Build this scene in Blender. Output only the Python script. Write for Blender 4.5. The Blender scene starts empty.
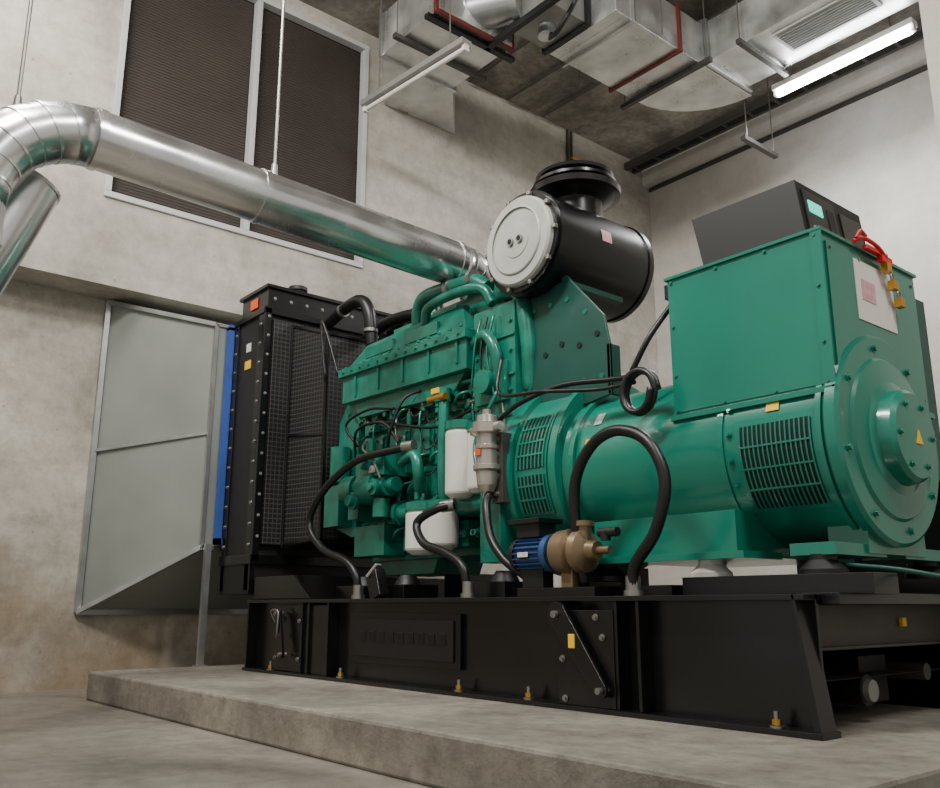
import bpy, bmesh, math, random
from mathutils import Vector, Matrix
random.seed(3)
PI=math.pi
# ------------------------------------------------------------ camera
H=0.53
cd=bpy.data.cameras.new('camera'); cam=bpy.data.objects.new('camera',cd); bpy.context.collection.objects.link(cam)
cam.location=(0,0,H); cd.sensor_width=36; cd.lens=881/940*36
p=math.atan(.2406)
fh=Vector((-.7683,.6401,0)); fw=fh*math.cos(p)+Vector((0,0,math.sin(p)))
cam.rotation_euler=fw.to_track_quat('-Z','Y').to_euler()
bpy.context.scene.camera=cam

# ------------------------------------------------------------ materials
def lin(c): return tuple(((x/255)/12.92 if x/255<=.04045 else ((x/255+.055)/1.055)**2.4) for x in c)+(1,)
def newmat(n):
    m=bpy.data.materials.new(n); m.use_nodes=True
    return m,m.node_tree.nodes,m.node_tree.links,m.node_tree.nodes['Principled BSDF']
def paint(n,c,rough=.4,metal=0,var=.12,scale=6,bump=0.0,emis=None,es=0,coat=0,rvar=0):
    m,N,L,b=newmat(n)
    c=lin(c)
    tc=N.new('ShaderNodeTexCoord'); no=N.new('ShaderNodeTexNoise'); no.inputs['Scale'].default_value=scale; no.inputs['Detail'].default_value=6
    L.new(tc.outputs['Object'],no.inputs['Vector'])
    r=N.new('ShaderNodeValToRGB'); r.color_ramp.elements[0].position=.3; r.color_ramp.elements[1].position=.7
    r.color_ramp.elements[0].color=tuple(x*(1-var) for x in c[:3])+(1,); r.color_ramp.elements[1].color=tuple(min(1,x*(1+var)) for x in c[:3])+(1,)
    L.new(no.outputs['Fac'],r.inputs['Fac']); L.new(r.outputs['Color'],b.inputs['Base Color'])
    b.inputs['Roughness'].default_value=rough; b.inputs['Metallic'].default_value=metal
    if rvar:
        mr=N.new('ShaderNodeMapRange'); mr.inputs['From Min'].default_value=.3; mr.inputs['From Max'].default_value=.7; mr.inputs['To Min'].default_value=rough-rvar; mr.inputs['To Max'].default_value=rough+rvar
        L.new(no.outputs['Fac'],mr.inputs['Value']); L.new(mr.outputs[0],b.inputs['Roughness'])
    if coat: b.inputs['Coat Weight'].default_value=coat; b.inputs['Coat Roughness'].default_value=.12
    if bump:
        bp=N.new('ShaderNodeBump'); bp.inputs['Strength'].default_value=bump; bp.inputs['Distance'].default_value=.01
        n2=N.new('ShaderNodeTexNoise'); n2.inputs['Scale'].default_value=scale*(8 if bump<.3 else 1.5); L.new(tc.outputs['Object'],n2.inputs['Vector'])
        L.new(n2.outputs['Fac'],bp.inputs['Height']); L.new(bp.outputs['Normal'],b.inputs['Normal'])
    if emis: b.inputs['Emission Color'].default_value=lin(emis); b.inputs['Emission Strength'].default_value=es
    return m
def concrete(n,c1,c2,c3,scale=.6,rough=.85,bump=.25,stain=None,fine=.8,pits=.35,streak=.5):
    m,N,L,b=newmat(n)
    tc=N.new('ShaderNodeTexCoord')
    a=N.new('ShaderNodeTexNoise'); a.inputs['Scale'].default_value=scale; a.inputs['Detail'].default_value=10; a.inputs['Roughness'].default_value=.62; a.inputs['Distortion'].default_value=.8
    L.new(tc.outputs['Object'],a.inputs['Vector'])
    r=N.new('ShaderNodeValToRGB'); e=r.color_ramp.elements; e[0].position=.36; e[0].color=lin(c1); e[1].position=.64; e[1].color=lin(c3)
    k=e.new(.5); k.color=lin(c2); L.new(a.outputs['Fac'],r.inputs['Fac'])
    f=N.new('ShaderNodeTexNoise'); f.inputs['Scale'].default_value=scale*14; f.inputs['Detail'].default_value=10; f.inputs['Roughness'].default_value=.75
    L.new(tc.outputs['Object'],f.inputs['Vector'])
    r2=N.new('ShaderNodeValToRGB'); r2.color_ramp.elements[0].position=.36; r2.color_ramp.elements[0].color=(.55,.53,.5,1); r2.color_ramp.elements[1].position=.6; r2.color_ramp.elements[1].color=(1,1,1,1)
    L.new(f.outputs['Fac'],r2.inputs['Fac'])
    mx=N.new('ShaderNodeMix'); mx.data_type='RGBA'; mx.blend_type='MULTIPLY'; mx.inputs['Factor'].default_value=fine
    L.new(r.outputs['Color'],mx.inputs[6]); L.new(r2.outputs['Color'],mx.inputs[7]); out=mx.outputs[2]
    mp=N.new('ShaderNodeMapping'); mp.inputs['Scale'].default_value=(.6,.6,5); L.new(tc.outputs['Object'],mp.inputs['Vector'])
    st=N.new('ShaderNodeTexNoise'); st.inputs['Scale'].default_value=1.3; st.inputs['Detail'].default_value=6; L.new(mp.outputs[0],st.inputs['Vector'])
    r3=N.new('ShaderNodeValToRGB'); r3.color_ramp.elements[0].position=.35; r3.color_ramp.elements[0].color=(.78,.77,.75,1); r3.color_ramp.elements[1].position=.6; r3.color_ramp.elements[1].color=(1,1,1,1); L.new(st.outputs['Fac'],r3.inputs['Fac'])
    mz=N.new('ShaderNodeMix'); mz.data_type='RGBA'; mz.blend_type='MULTIPLY'; mz.inputs['Factor'].default_value=streak; L.new(out,mz.inputs[6]); L.new(r3.outputs['Color'],mz.inputs[7]); out=mz.outputs[2]
    v=N.new('ShaderNodeTexVoronoi'); v.inputs['Scale'].default_value=scale*9; L.new(tc.outputs['Object'],v.inputs['Vector'])
    lt=N.new('ShaderNodeMath'); lt.operation='LESS_THAN'; lt.inputs[1].default_value=.06; L.new(v.outputs['Distance'],lt.inputs[0])
    ml=N.new('ShaderNodeMath'); ml.operation='MULTIPLY'; ml.inputs[1].default_value=pits; L.new(lt.outputs[0],ml.inputs[0])
    m3=N.new('ShaderNodeMix'); m3.data_type='RGBA'; L.new(ml.outputs[0],m3.inputs['Factor']); L.new(out,m3.inputs[6]); m3.inputs[7].default_value=lin((80,72,62)); out=m3.outputs[2]
    if stain:
        sp=N.new('ShaderNodeSeparateXYZ'); L.new(tc.outputs['Object'],sp.inputs[0])
        mr=N.new('ShaderNodeMapRange'); mr.inputs['From Min'].default_value=stain[1]; mr.inputs['From Max'].default_value=stain[0]
        nz=N.new('ShaderNodeTexNoise'); nz.inputs['Scale'].default_value=1.6; nz.inputs['Detail'].default_value=8; L.new(tc.outputs['Object'],nz.inputs['Vector'])
        ad=N.new('ShaderNodeMath'); ad.operation='MULTIPLY_ADD'; ad.inputs[1].default_value=-2.6; L.new(nz.outputs['Fac'],ad.inputs[0]); 
        ad2=N.new('ShaderNodeMath'); ad2.operation='ADD'; ad2.inputs[1].default_value=1.3; L.new(sp.outputs['Z'],ad.inputs[2]); L.new(ad.outputs[0],ad2.inputs[0])
        L.new(ad2.outputs[0],mr.inputs['Value'])
        m4=N.new('ShaderNodeMix'); m4.data_type='RGBA'; m4.blend_type='MULTIPLY'; L.new(mr.outputs[0],m4.inputs['Factor']); L.new(out,m4.inputs[6]); m4.inputs[7].default_value=(.62,.53,.42,1); out=m4.outputs[2]
    L.new(out,b.inputs['Base Color']); b.inputs['Roughness'].default_value=rough
    bp=N.new('ShaderNodeBump'); bp.inputs['Strength'].default_value=bump; bp.inputs['Distance'].default_value=.02
    L.new(f.outputs['Fac'],bp.inputs['Height']); L.new(bp.outputs['Normal'],b.inputs['Normal'])
    return m
def meshmat(n,c1,c2,sc=45,w=.28):
    m,N,L,b=newmat(n)
    tc=N.new('ShaderNodeTexCoord'); sp=N.new('ShaderNodeSeparateXYZ'); L.new(tc.outputs['Object'],sp.inputs[0])
    sx=N.new('ShaderNodeMath'); sx.operation='ADD'; L.new(sp.outputs['X'],sx.inputs[0]); L.new(sp.outputs['Y'],sx.inputs[1])
    outs=[]
    for src in (sx.outputs[0],sp.outputs['Z']):
        mm=N.new('ShaderNodeMath'); mm.operation='MULTIPLY'; mm.inputs[1].default_value=sc; L.new(src,mm.inputs[0])
        fr=N.new('ShaderNodeMath'); fr.operation='FRACT'; L.new(mm.outputs[0],fr.inputs[0])
        g=N.new('ShaderNodeMath'); g.operation='LESS_THAN'; g.inputs[1].default_value=w; L.new(fr.outputs[0],g.inputs[0]); outs.append(g)
    mx=N.new('ShaderNodeMath'); mx.operation='MAXIMUM'; L.new(outs[0].outputs[0],mx.inputs[0]); L.new(outs[1].outputs[0],mx.inputs[1])
    mi=N.new('ShaderNodeMix'); mi.data_type='RGBA'; L.new(mx.outputs[0],mi.inputs['Factor']); mi.inputs[6].default_value=lin(c1); mi.inputs[7].default_value=lin(c2)
    L.new(mi.outputs[2],b.inputs['Base Color']); b.inputs['Roughness'].default_value=.5
    return m
GREEN=paint('green_enamel',(4,115,95),.28,var=.08,scale=3,coat=.5)
GREEN2=paint('green_cast_enamel',(6,108,89),.30,var=.3,scale=12,bump=.15,coat=.3)
DKGREEN=paint('dark_green_plate',(12,70,60),.45,var=.12)
BLACK=paint('black_enamel',(12,12,13),.28,var=.2,scale=5,coat=.2)
BLACKM=paint('black_matte',(17,16,16),.5,var=.15)
RUBBER=paint('black_rubber',(14,14,15),.4,var=.1)
DARK=paint('dark_void',(7,7,8),.8)
GALV=paint('galvanised_steel',(185,186,186),.33,.9,var=.18,scale=7)
FOIL=paint('duct_galvanised',(205,206,203),.34,.75,var=.32,scale=3.5,bump=.4,rvar=.12)
ALU=paint('polished_aluminium_cladding',(220,220,220),.25,.94,var=.10,scale=5,rvar=.06)
STEEL=paint('steel',(150,148,142),.35,.85)
CAST=paint('grey_cast_metal',(140,140,136),.5,.4)
FILT=paint('silver_fitting',(178,172,162),.3,.7)
TRAYG=paint('grey_tray_metal',(80,78,74),.5,.5)
CREAM=paint('grey_cream_cap',(172,173,166),.4)
WHITE=paint('white_paint',(218,216,208),.5,var=.04)
WHITEF=paint('white_frame',(185,185,184),.5,var=.05)
PANEL=paint('duct_side_panel',(134,139,132),.5,.25,var=.14,scale=1.5)
BROWN=paint('brown_louvre',(56,49,44),.6,var=.2,scale=1)
BROWND=paint('brown_recess',(34,30,27),.8)
REDB=paint('red_oxide',(95,36,30),.5)
RED=paint('red_plastic',(200,30,35),.4)
BRASS=paint('brass',(200,150,60),.3,.8)
BRONZE=paint('bronze_pump',(128,110,84),.4,.5)
BLUE=paint('blue_motor',(38,72,118),.4)
BLUEC=paint('blue_canvas',(45,78,150),.6)
YEL=paint('yellow_label',(235,190,20),.5)
ORANGE=paint('orange_label',(225,90,35),.5)
LABEL=paint('label_print',(205,200,198),.5,var=.2,scale=60)
PINK=paint('label_pink',(205,160,165),.5,var=.2,scale=40)
MESH=meshmat('wire_guard',(12,12,13),(58,57,55),33,.2)
FINS=meshmat('core_fins',(12,12,12),(36,36,36),70)
SCREEN=paint('lcd_screen',(60,190,180),.3,emis=(50,210,180),es=1.6)
TUBE=paint('lit_tube',(255,255,255),.4,emis=(248,250,255),es=70)
GROOVE=paint('grey_grille',(120,118,112),.5,.4)
WALLC=concrete('wall_concrete',(158,153,143),(182,177,167),(200,195,185),.6,fine=.5,streak=.6)
WALLL=concrete('wall_concrete_lower',(156,150,138),(182,176,165),(204,199,188),.65,stain=(.0,.9),fine=.6)
CEILC=concrete('ceiling_concrete',(112,109,102),(146,142,134),(176,171,162),1.1,fine=.85,streak=.5)
FLOORC=concrete('floor_concrete',(108,104,95),(130,125,115),(150,144,133),.9,rough=.4,fine=.65,pits=.5,streak=.3)
PLINC=concrete('plinth_concrete',(116,111,101),(140,135,124),(162,156,144),.9,rough=.55,bump=.5,fine=.75,pits=.5,streak=.3)
WALLR=concrete('wall_painted',(186,181,172),(200,195,186),(212,208,200),.4,bump=.1,fine=.2,pits=0,streak=.3)

# ------------------------------------------------------------ mesh builder
def empty(name):
    o=bpy.data.objects.new(name,None); bpy.context.collection.objects.link(o); o.empty_display_size=.2; return o
class B:
    def __init__(s): s.v=[]; s.f=[]; s.m=[]; s.sm=[]; s.mats=[]
    def mi(s,mat):
        if mat not in s.mats: s.mats.append(mat)
        return s.mats.index(mat)
    def add(s,vs,fs,mat,smooth=False):
        o=len(s.v); s.v+= [tuple(x) for x in vs]; k=s.mi(mat)
        for i,f in enumerate(fs):
            s.f.append([a+o for a in f]); s.m.append(k); s.sm.append(smooth[i] if isinstance(smooth,list) else smooth)
        return s
    def box(s,x0,x1,y0,y1,z0,z1,mat):
        vs=[(x,y,z) for x in(x0,x1) for y in(y0,y1) for z in(z0,z1)]
        return s.add(vs,[(0,1,3,2),(4,6,7,5),(0,4,5,1),(2,3,7,6),(0,2,6,4),(1,5,7,3)],mat)
    def hexa(s,a,b,mat):
        return s.add(list(a)+list(b),[(3,2,1,0),(4,5,6,7),(0,1,5,4),(1,2,6,5),(2,3,7,6),(3,0,4,7)],mat)
    def obox(s,p0,p1,w,h,mat,upv=(0,0,1)):
        p0=Vector(p0);p1=Vector(p1);d=(p1-p0).normalized(); u=Vector(upv); r=d.cross(u)
        if r.length<1e-3: r=d.cross(Vector((0,1,0)))
        r.normalize(); u=r.cross(d); q=[(-w/2,-h/2),(w/2,-h/2),(w/2,h/2),(-w/2,h/2)]
        return s.hexa([p0+r*a+u*b for a,b in q],[p1+r*a+u*b for a,b in q],mat)
    def prism(s,poly,axis,a0,a1,mat):
        def mk(q,a):
            if axis=='Y': return (q[0],a,q[1])
            if axis=='X': return (a,q[0],q[1])
            return (q[0],q[1],a)
        n=len(poly); vs=[mk(q,a0) for q in poly]+[mk(q,a1) for q in poly]
        fs=[tuple(range(n)),tuple(range(2*n-1,n-1,-1))]+[(i,i+n,(i+1)%n+n,(i+1)%n) for i in range(n)]
        return s.add(vs,fs,mat)
    def lathe(s,o,d,prof,mat,seg=32,cap=True):
        o=Vector(o); d=Vector(d).normalized(); a=d.orthogonal().normalized(); b=d.cross(a)
        ring=lambda t,r:[o+d*t+(a*math.cos(2*PI*i/seg)+b*math.sin(2*PI*i/seg))*r for i in range(seg)]
        for (t0,r0),(t1,r1) in zip(prof,prof[1:]):
            if r0<1e-6 and r1<1e-6: continue
            s.add(ring(t0,max(r0,1e-4))+ring(t1,max(r1,1e-4)),[(i,(i+1)%seg,(i+1)%seg+seg,i+seg) for i in range(seg)],mat,True)
        if cap:
            if prof[0][1]>1e-3: s.add(ring(*prof[0]),[tuple(range(seg-1,-1,-1))],mat)
            if prof[-1][1]>1e-3: s.add(ring(*prof[-1]),[tuple(range(seg))],mat)
        return s
    def cyl(s,p0,p1,r,mat,seg=24,r1=None):
        p0=Vector(p0);p1=Vector(p1); return s.lathe(p0,p1-p0,[(0,r),((p1-p0).length,r if r1 is None else r1)],mat,seg)
    def tube(s,pts,r,mat,seg=12,sub=8,smooth=True,caps=True):
        P=[Vector(q) for q in pts]
        if smooth and len(P)>2:
            Q=[P[0]*2-P[1]]+P+[P[-1]*2-P[-2]]; R=[]
            for i in range(1,len(Q)-2):
                for k in range(sub):
                    t=k/sub; a,b,c,d=Q[i-1],Q[i],Q[i+1],Q[i+2]
                    R.append(.5*((2*b)+(c-a)*t+(2*a-5*b+4*c-d)*t*t+(3*b-a-3*c+d)*t**3))
            R.append(P[-1]); P=R
        n=None; vs=[]
        for i,q in enumerate(P):
            d=(P[min(i+1,len(P)-1)]-P[max(i-1,0)]).normalized()
            if n is None: n=d.orthogonal().normalized()
            else:
                n=n-d*n.dot(d); n.normalize()
            bb=d.cross(n); vs+=[q+(n*math.cos(2*PI*k/seg)+bb*math.sin(2*PI*k/seg))*r for k in range(seg)]
        fs=[(i*seg+k,i*seg+(k+1)%seg,(i+1)*seg+(k+1)%seg,(i+1)*seg+k) for i in range(len(P)-1) for k in range(seg)]
        sm=[True]*len(fs)
        if caps: fs+=[tuple(range(seg-1,-1,-1)),tuple(range(len(vs)-seg,len(vs)))]; sm+=[False,False]
        return s.add(vs,fs,mat,sm)
    def bolt(s,p,d,r,mat,h=None):
        h=h or r*.9; d=Vector(d); p=Vector(p)
        s.lathe(p,d,[(0,r*1.45),(r*.25,r*1.45)],mat,12); s.lathe(p+d.normalized()*r*.25,d,[(0,r),(h,r)],mat,6); return s
    def finish(s,name,parent=None,bevel=0):
        me=bpy.data.meshes.new(name); me.from_pydata(s.v,[],s.f)
        for m in s.mats: me.materials.append(m)
        me.polygons.foreach_set('material_index',s.m); me.polygons.foreach_set('use_smooth',s.sm); me.update()
        bm=bmesh.new(); bm.from_mesh(me); bmesh.ops.recalc_face_normals(bm,faces=bm.faces); bm.to_mesh(me); bm.free()
        o=bpy.data.objects.new(name,me); bpy.context.collection.objects.link(o)
        if parent: o.parent=parent
        if bevel:
            md=o.modifiers.new('bevel','BEVEL'); md.width=bevel; md.segments=2; md.limit_method='ANGLE'; md.angle_limit=math.radians(40)
        return o

# ------------------------------------------------------------ room
XW=-6.32; XU=-6.0; YR=7.76; ZC=5.6; CT=ZC-.003
B().box(XW-.3,4,-4,YR+.3,-.2,0,FLOORC).finish('floor')
B().box(XW-.3,4,-4,YR+.3,ZC,ZC+.2,CEILC).finish('ceiling')
w=B(); w.box(XW-.2,XW,-4,YR,0,2.68,WALLL).finish('wall_back_lower')
w=B()
WY0,WY1,WZ0,WZ1=1.66,3.80,3.32,5.46
w.box(XW-.2,XU,-4,WY0,2.68,ZC,WALLC); w.box(XW-.2,XU,WY1,YR,2.68,ZC,WALLC)
w.box(XW-.2,XU,WY0,WY1,2.68,WZ0,WALLC); w.box(XW-.2,XU,WY0,WY1,WZ1,ZC,WALLC); w.finish('wall_back_upper')
w=B(); w.box(XW-.2,4,YR,YR+.2,0,ZC,WALLR); w.finish('wall_right')
w=B(); w.box(XU,4,YR-.12,YR,5.33,ZC,WALLR); w.finish('trim_1')
w=B(); w.box(-1.80,-1.2,5.0,5.5,0,ZC,WALLR); w.finish('wall_column')
win=empty('window_1'); w=B(); fr=.045
w.box(XU-.06,XU+.02,WY0,WY1,WZ0,WZ0+fr,WHITEF); w.box(XU-.06,XU+.02,WY0,WY1,WZ1-fr,WZ1,WHITEF)
for y in (WY0,(WY0+WY1)/2-fr/2,WY1-fr): w.box(XU-.06,XU+.02,y,y+fr,WZ0+fr,WZ1-fr,WHITEF)
w.finish('frame',win,.004)
w=B(); w.box(XU-.2,XU-.17,WY0,WY1,WZ0,WZ1,BROWND); w.box(XU-.17,XU-.072,WY0+.01,WY1-.01,WZ0+.01,WZ1-.01,BROWN)
z=WZ0+fr
while z<WZ1-fr-.02:
    for ya,yb in ((WY0+fr,(WY0+WY1)/2-fr/2),((WY0+WY1)/2+fr/2,WY1-fr)):
        w.prism([(XU-.072,z),(XU-.068,z+.002),(XU-.072,z+.016)],'Y',ya,yb,BROWN)
    z+=.024
w.finish('louvres',win)
B().box(-5.56,-1.0,1.73,4.8,0,.16,PLINC).finish('concrete_plinth',None,.012)

# ------------------------------------------------------------ generator
G=empty('diesel_generator')
ZP=.16; ZT=.565
k=B()
Yf=2.48
def beam(Y,s):
    k.box(-5.05,-1.42,Y+.05,Y+.065,ZP,ZT,BLACK)
    k.box(-5.05,-1.42,Y-.02,Y+.075,ZT-.018,ZT,BLACK)
    k.box(-5.05,-1.39,Y-.03,Y+.075,ZP,ZP+.018,BLACK)
beam(Yf,-1); beam(3.58,1)
k.prism([(-1.46,ZT),(-1.45,ZT),(-1.395,ZP),(-1.42,ZP)],'Y',Yf-.02,Yf+.065,BLACK)
for x in (-5.05,-4.40,-4.33,-4.13,-2.44,-2.16,-2.06):
    k.box(x,x+.014,Yf-.015,Yf+.05,ZP+.018,ZT-.018,BLACK)
k.box(-2.43,-2.16,Yf-.02,Yf+.05,ZP+.018,ZT-.05,BLACK)
k.box(-4.40,-4.33+.2,Yf-.0,Yf+.05,ZP+.018,ZT-.03,BLACK)
k.box(-4.74,-4.42,Yf-.0,Yf+.03,ZP+.02,ZT-.03,BLACK)
k.box(-3.97,-3.08,Yf+.03,Yf+.05,ZP+.1,ZT-.07,BLACK)
k.box(-3.93,-3.12,Yf+.022,Yf+.03,ZP+.13,ZT-.1,BLACKM)
for i in range(9): k.box(-3.86+i*.08,-3.81+i*.08,Yf+.018,Yf+.022,.36,.41,BLACK)
for x in (-5.04,-4.1,-3.2,-2.3): k.box(x,x+.1,Yf+.06,3.62,ZP+.12,ZT-.02,BLACK)
k.box(-1.55,-1.50,Yf+.065,3.64,.40,.535,TRAYG)
k.box(-1.60,-1.47,Yf+.065,3.64,.535,.55,BLACK)
k.box(-1.60,-1.47,Yf+.065,3.64,.395,.405,BLACK)
k.box(-5.05,-1.5,Yf+.1,3.6,.30,.305,DARK)
k.cyl((-1.75,2.95,.26),(-1.50,2.95,.26),.05,BLACKM)
k.cyl((-1.50,2.95,.26),(-1.48,2.95,.26),.035,CAST)
k.box(-1.9,-1.6,3.1,3.3,.2,.36,BLACKM); k.cyl((-1.7,3.4,.3),(-1.5,3.4,.3),.03,TRAYG)
k.box(-1.50,-1.485,3.22,3.25,.46,.49,YEL)
def lever(x0,z0,x1,z1,w):
    d=Vector((x1-x0,0,z1-z0)).normalized(); n=Vector((-d.z,0,d.x)); y=Yf-.032
    P=[]
    for i in range(9):
        a=PI/2+i*PI/8; P.append((x0+w*(d.x*math.cos(a)+n.x*math.sin(a)),z0+w*(d.z*math.cos(a)+n.z*math.sin(a))))
    for i in range(9):
        a=-PI/2+i*PI/8; P.append((x1+w*.6*(d.x*math.cos(a)+n.x*math.sin(a)),z1+w*.6*(d.z*math.cos(a)+n.z*math.sin(a))))
    k.prism(P,'Y',y-.022,y-.006,BLACK)
    k.cyl((x0,Yf-.02,z0),(x0,Yf-.07,z0),.014,STEEL,12); k.cyl((x1,Yf-.02,z1),(x1,Yf-.07,z1),.012,STEEL,12)
lever(-2.41,.50,-2.20,.24,.045); lever(-4.60,.49,-4.54,.27,.03)
k.box(-2.345,-2.315,Yf-.06,Yf-.054,.38,.43,YEL)
k.tube([(-4.66,Yf-.03,.44),(-4.66,Yf-.06,.50),(-4.58,Yf-.06,.50),(-4.58,Yf-.06,.40),(-4.62,Yf-.04,.36)],.006,STEEL)
for x,z in ((-2.24,.49),(-2.21,.42),(-2.40,.20),(-2.41,.34),(-4.4,.45),(-4.4,.25),(-4.66,.47),(-4.66,.25)): k.bolt((x,Yf-.022,z),(0,-1,0),.009,STEEL)
for x in (-4.75,-4.0,-3.05,-2.62,-1.55):
    k.lathe((x,Yf+.0,ZP+.018),(0,0,1),[(0,.022),(.006,.022)],STEEL,16); k.cyl((x,Yf+.0,ZP),(x,Yf,ZP+.065),.008,STEEL); k.lathe((x,Yf,ZP+.026),(0,0,1),[(0,.015),(.016,.015)],BRASS,6)
for y in (2.66,3.40):
    k.box(-2.0,-1.30,y,y+.16,ZT,ZT+.065,BLACK); k.box(-3.0,-2.05,y,y+.14,ZT,ZT+.04,BLACK)
k.box(-1.50,-1.36,2.56,3.56,ZT-.03,ZT+.005,BLACK)
k.box(-5.05,-4.55,Yf+.02,3.7,ZT,.70,BLACKM)
k.prism([(-5.02,.70),(-4.55,.70),(-4.35,.57),(-5.02,.57)],'Y',Yf+.01,Yf+.03,BLACK)
k.box(-5.05,-1.47,Yf+.07,3.60,ZT-.03,ZT-.018,BLACKM)
for x in (-4.3,-3.9,-3.15): k.box(x,x+.24,2.62,2.84,ZT,ZT+.07,BLACK); k.lathe((x+.12,2.73,ZT+.07),(0,0,1),[(0,.07),(.03,.055),(.05,.04)],BLACKM)
for x in (-4.3,-3.15): k.box(x,x+.24,3.38,3.6,ZT,ZT+.15,BLACK)
k.finish('skid_base',G,.004)

# --- radiator
r=B(); x0,x1=-5.5,-5.1; y0,y1=Yf,3.74
r.box(x0,x1,y0+.03,y1-.03,.80,2.42,FINS)
r.box(x0,x0+.05,y0,y0+.035,.62,2.45,BLACK); r.box(x1-.06,x1+.01,y0,y0+.035,.62,2.45,BLACK)
r.box(x0,x1,y0+.012,y0+.03,.8,2.45,BLACKM)
r.box(x0,x1,y1-.035,y1,.62,2.45,BLACK)
r.box(x0-.01,x1+.03,y0-.01,y1+.01,2.40,2.44,BLACK); r.box(x0+.02,x1,y0+.03,y1-.03,2.44,2.60,BLACK)
r.box(x0+.0,x1+.02,y0+.01,y1,2.585,2.61,BLACK)
r.box(x0-.01,x1+.03,y0-.01,y1+.01,.78,.84,BLACK); r.box(x0,x1,y0,y1,.60,.80,BLACKM)
r.box(x1,x1+.03,y0,y0+.05,.8,2.45,BLACK)
for z in [.9+i*.13 for i in range(12)]:
    r.bolt((x0+.025,y0,z),(0,-1,0),.009,STEEL); r.bolt((x1-.02,y0,z),(0,-1,0),.009,STEEL); r.bolt((x1+.03,y0+.03,z+.05),(1,0,0),.007,CAST)
for i in range(10): r.bolt((x1+.0,y0+.08+i*.12,2.52),(1,0,0),.008,CAST)
r.box(x0+.16,x0+.24,y0+.004,y0+.013,2.06,2.12,YEL); r.box(x0+.17,x0+.23,y0+.004,y0+.013,2.18,2.24,LABEL)
r.box(x0+.16,x0+.26,y0+.02,y0+.029,2.48,2.55,ORANGE)
r.lathe((x1-.1,y0+.3,2.6),(0,0,1),[(0,.05),(.05,.05),(.05,.065),(.075,.065)],BLACKM)
r.tube([(x0+.1,y0+.1,2.6),(x0+.1,y0+.1,2.66),(x0+.2,y0+.2,2.68),(x0+.3,y0+.3,2.64)],.012,RUBBER)
r.hexa([(x1,y0+.06,.9),(x1,y1-.08,.9),(x1,y1-.08,2.38),(x1,y0+.06,2.38)],[(x1+.05,y0+.06,.9),(x1+.05,y1-.08,.9),(x1+.05,y1-.08,2.36),(x1+.05,y0+.06,2.36)],MESH)
gx=x1+.40; gy=y0+.26
r.hexa([(x1+.05,y0+.19,.88),(x1+.05,y1-.22,.88),(x1+.05,y1-.22,2.34),(x1+.05,y0+.19,2.34)],[(gx,gy,.92),(gx,y1-.25,.92),(gx,y1-.25,2.22),(gx,gy,2.22)],MESH)
for q0,q1 in (((x1+.05,y0+.19,2.34),(gx,gy,2.22)),((gx,gy,2.22),(gx,gy,.92)),((gx,gy,2.22),(gx,y1-.25,2.22)),((x1+.06,y0+.19,2.34),(x1+.06,y0+.19,.88)),((x1+.05,y0+.19,.9),(gx,gy,.93))): r.obox(q0,q1,.02,.02,BLACK)
r.obox((x1+.05,y0+.185,1.6),(gx,gy-.004,1.57),.012,.02,BLACK)
r.finish('radiator',G,.003)
c=B(); c.box(-5.56,-5.515,2.44,2.48,.92,2.40,BLUEC); c.box(-5.56,-5.515,2.44,3.8,.92,.96,BLUEC); c.box(-5.56,-5.515,2.44,3.8,2.38,2.42,BLUEC); c.finish('canvas_connector',G)

# --- engine
e=B()
EX0,EX1=-4.50,-2.97
e.box(EX0+.05,EX1,2.87,3.36,.98,1.56,GREEN2)
e.box(EX0+.1,EX1-.02,2.92,3.30,.78,.98,GREEN2)
e.box(EX0+.06,EX1,2.84,3.38,.96,1.0,GREEN2)
e.prism([(EX0+.12,.80),(EX0+.7,.80),(EX0+.65,.70),(EX0+.18,.70)],'Y',2.95,3.28,GREEN2)
for i in range(6):
    x=EX0+.14+i*.225
    e.box(x,x+.19,2.845,2.88,1.30,1.50,GREEN2); e.box(x+.02,x+.17,2.83,2.85,1.32,1.48,GREEN2)
    for dx in (.015,.175):
        for dz in (1.315,1.485): e.bolt((x+dx,2.845,dz),(0,-1,0),.008,GREEN2)
    e.box(x-.01,x+.20,2.88,3.36,1.56,1.82,GREEN2)
    e.box(x,x+.19,2.9,3.34,1.82,1.96,GREEN2); e.box(x+.03,x+.16,2.94,3.30,1.96,1.99,GREEN2)
    e.cyl((x+.095,2.82,1.62),(x+.095,2.9,1.62),.035,GREEN2); e.cyl((x+.02,2.86,1.70),(x+.02,2.92,1.70),.02,GREEN2)
    e.box(x+.05,x+.14,2.84,2.88,1.05,1.22,GREEN2); e.bolt((x+.095,2.84,1.09),(0,-1,0),.012,GREEN2); e.bolt((x+.095,2.84,1.19),(0,-1,0),.012,GREEN2)
    e.box(x+.195,x+.215,2.85,2.88,1.0,1.56,GREEN2)
    e.tube([(x+.1,2.83,1.26),(x+.14,2.80,1.35),(x+.12,2.80,1.52),(x+.1,2.84,1.62)],.007,STEEL if i%2 else GREEN2,8,5)
e.box(EX0+.06,EX1,2.85,2.89,1.53,1.58,GREEN2); e.box(EX0+.06,EX1,2.86,2.89,1.24,1.27,GREEN2)
e.prism([(-4.50,1.72),(-3.32,1.70),(-3.32,1.88),(-4.50,1.90)],'Y',2.74,3.05,GREEN2)
e.prism([(-4.52,1.88),(-3.30,1.86),(-3.30,1.91),(-4.52,1.93)],'Y',2.715,3.05,GREEN2)
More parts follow.
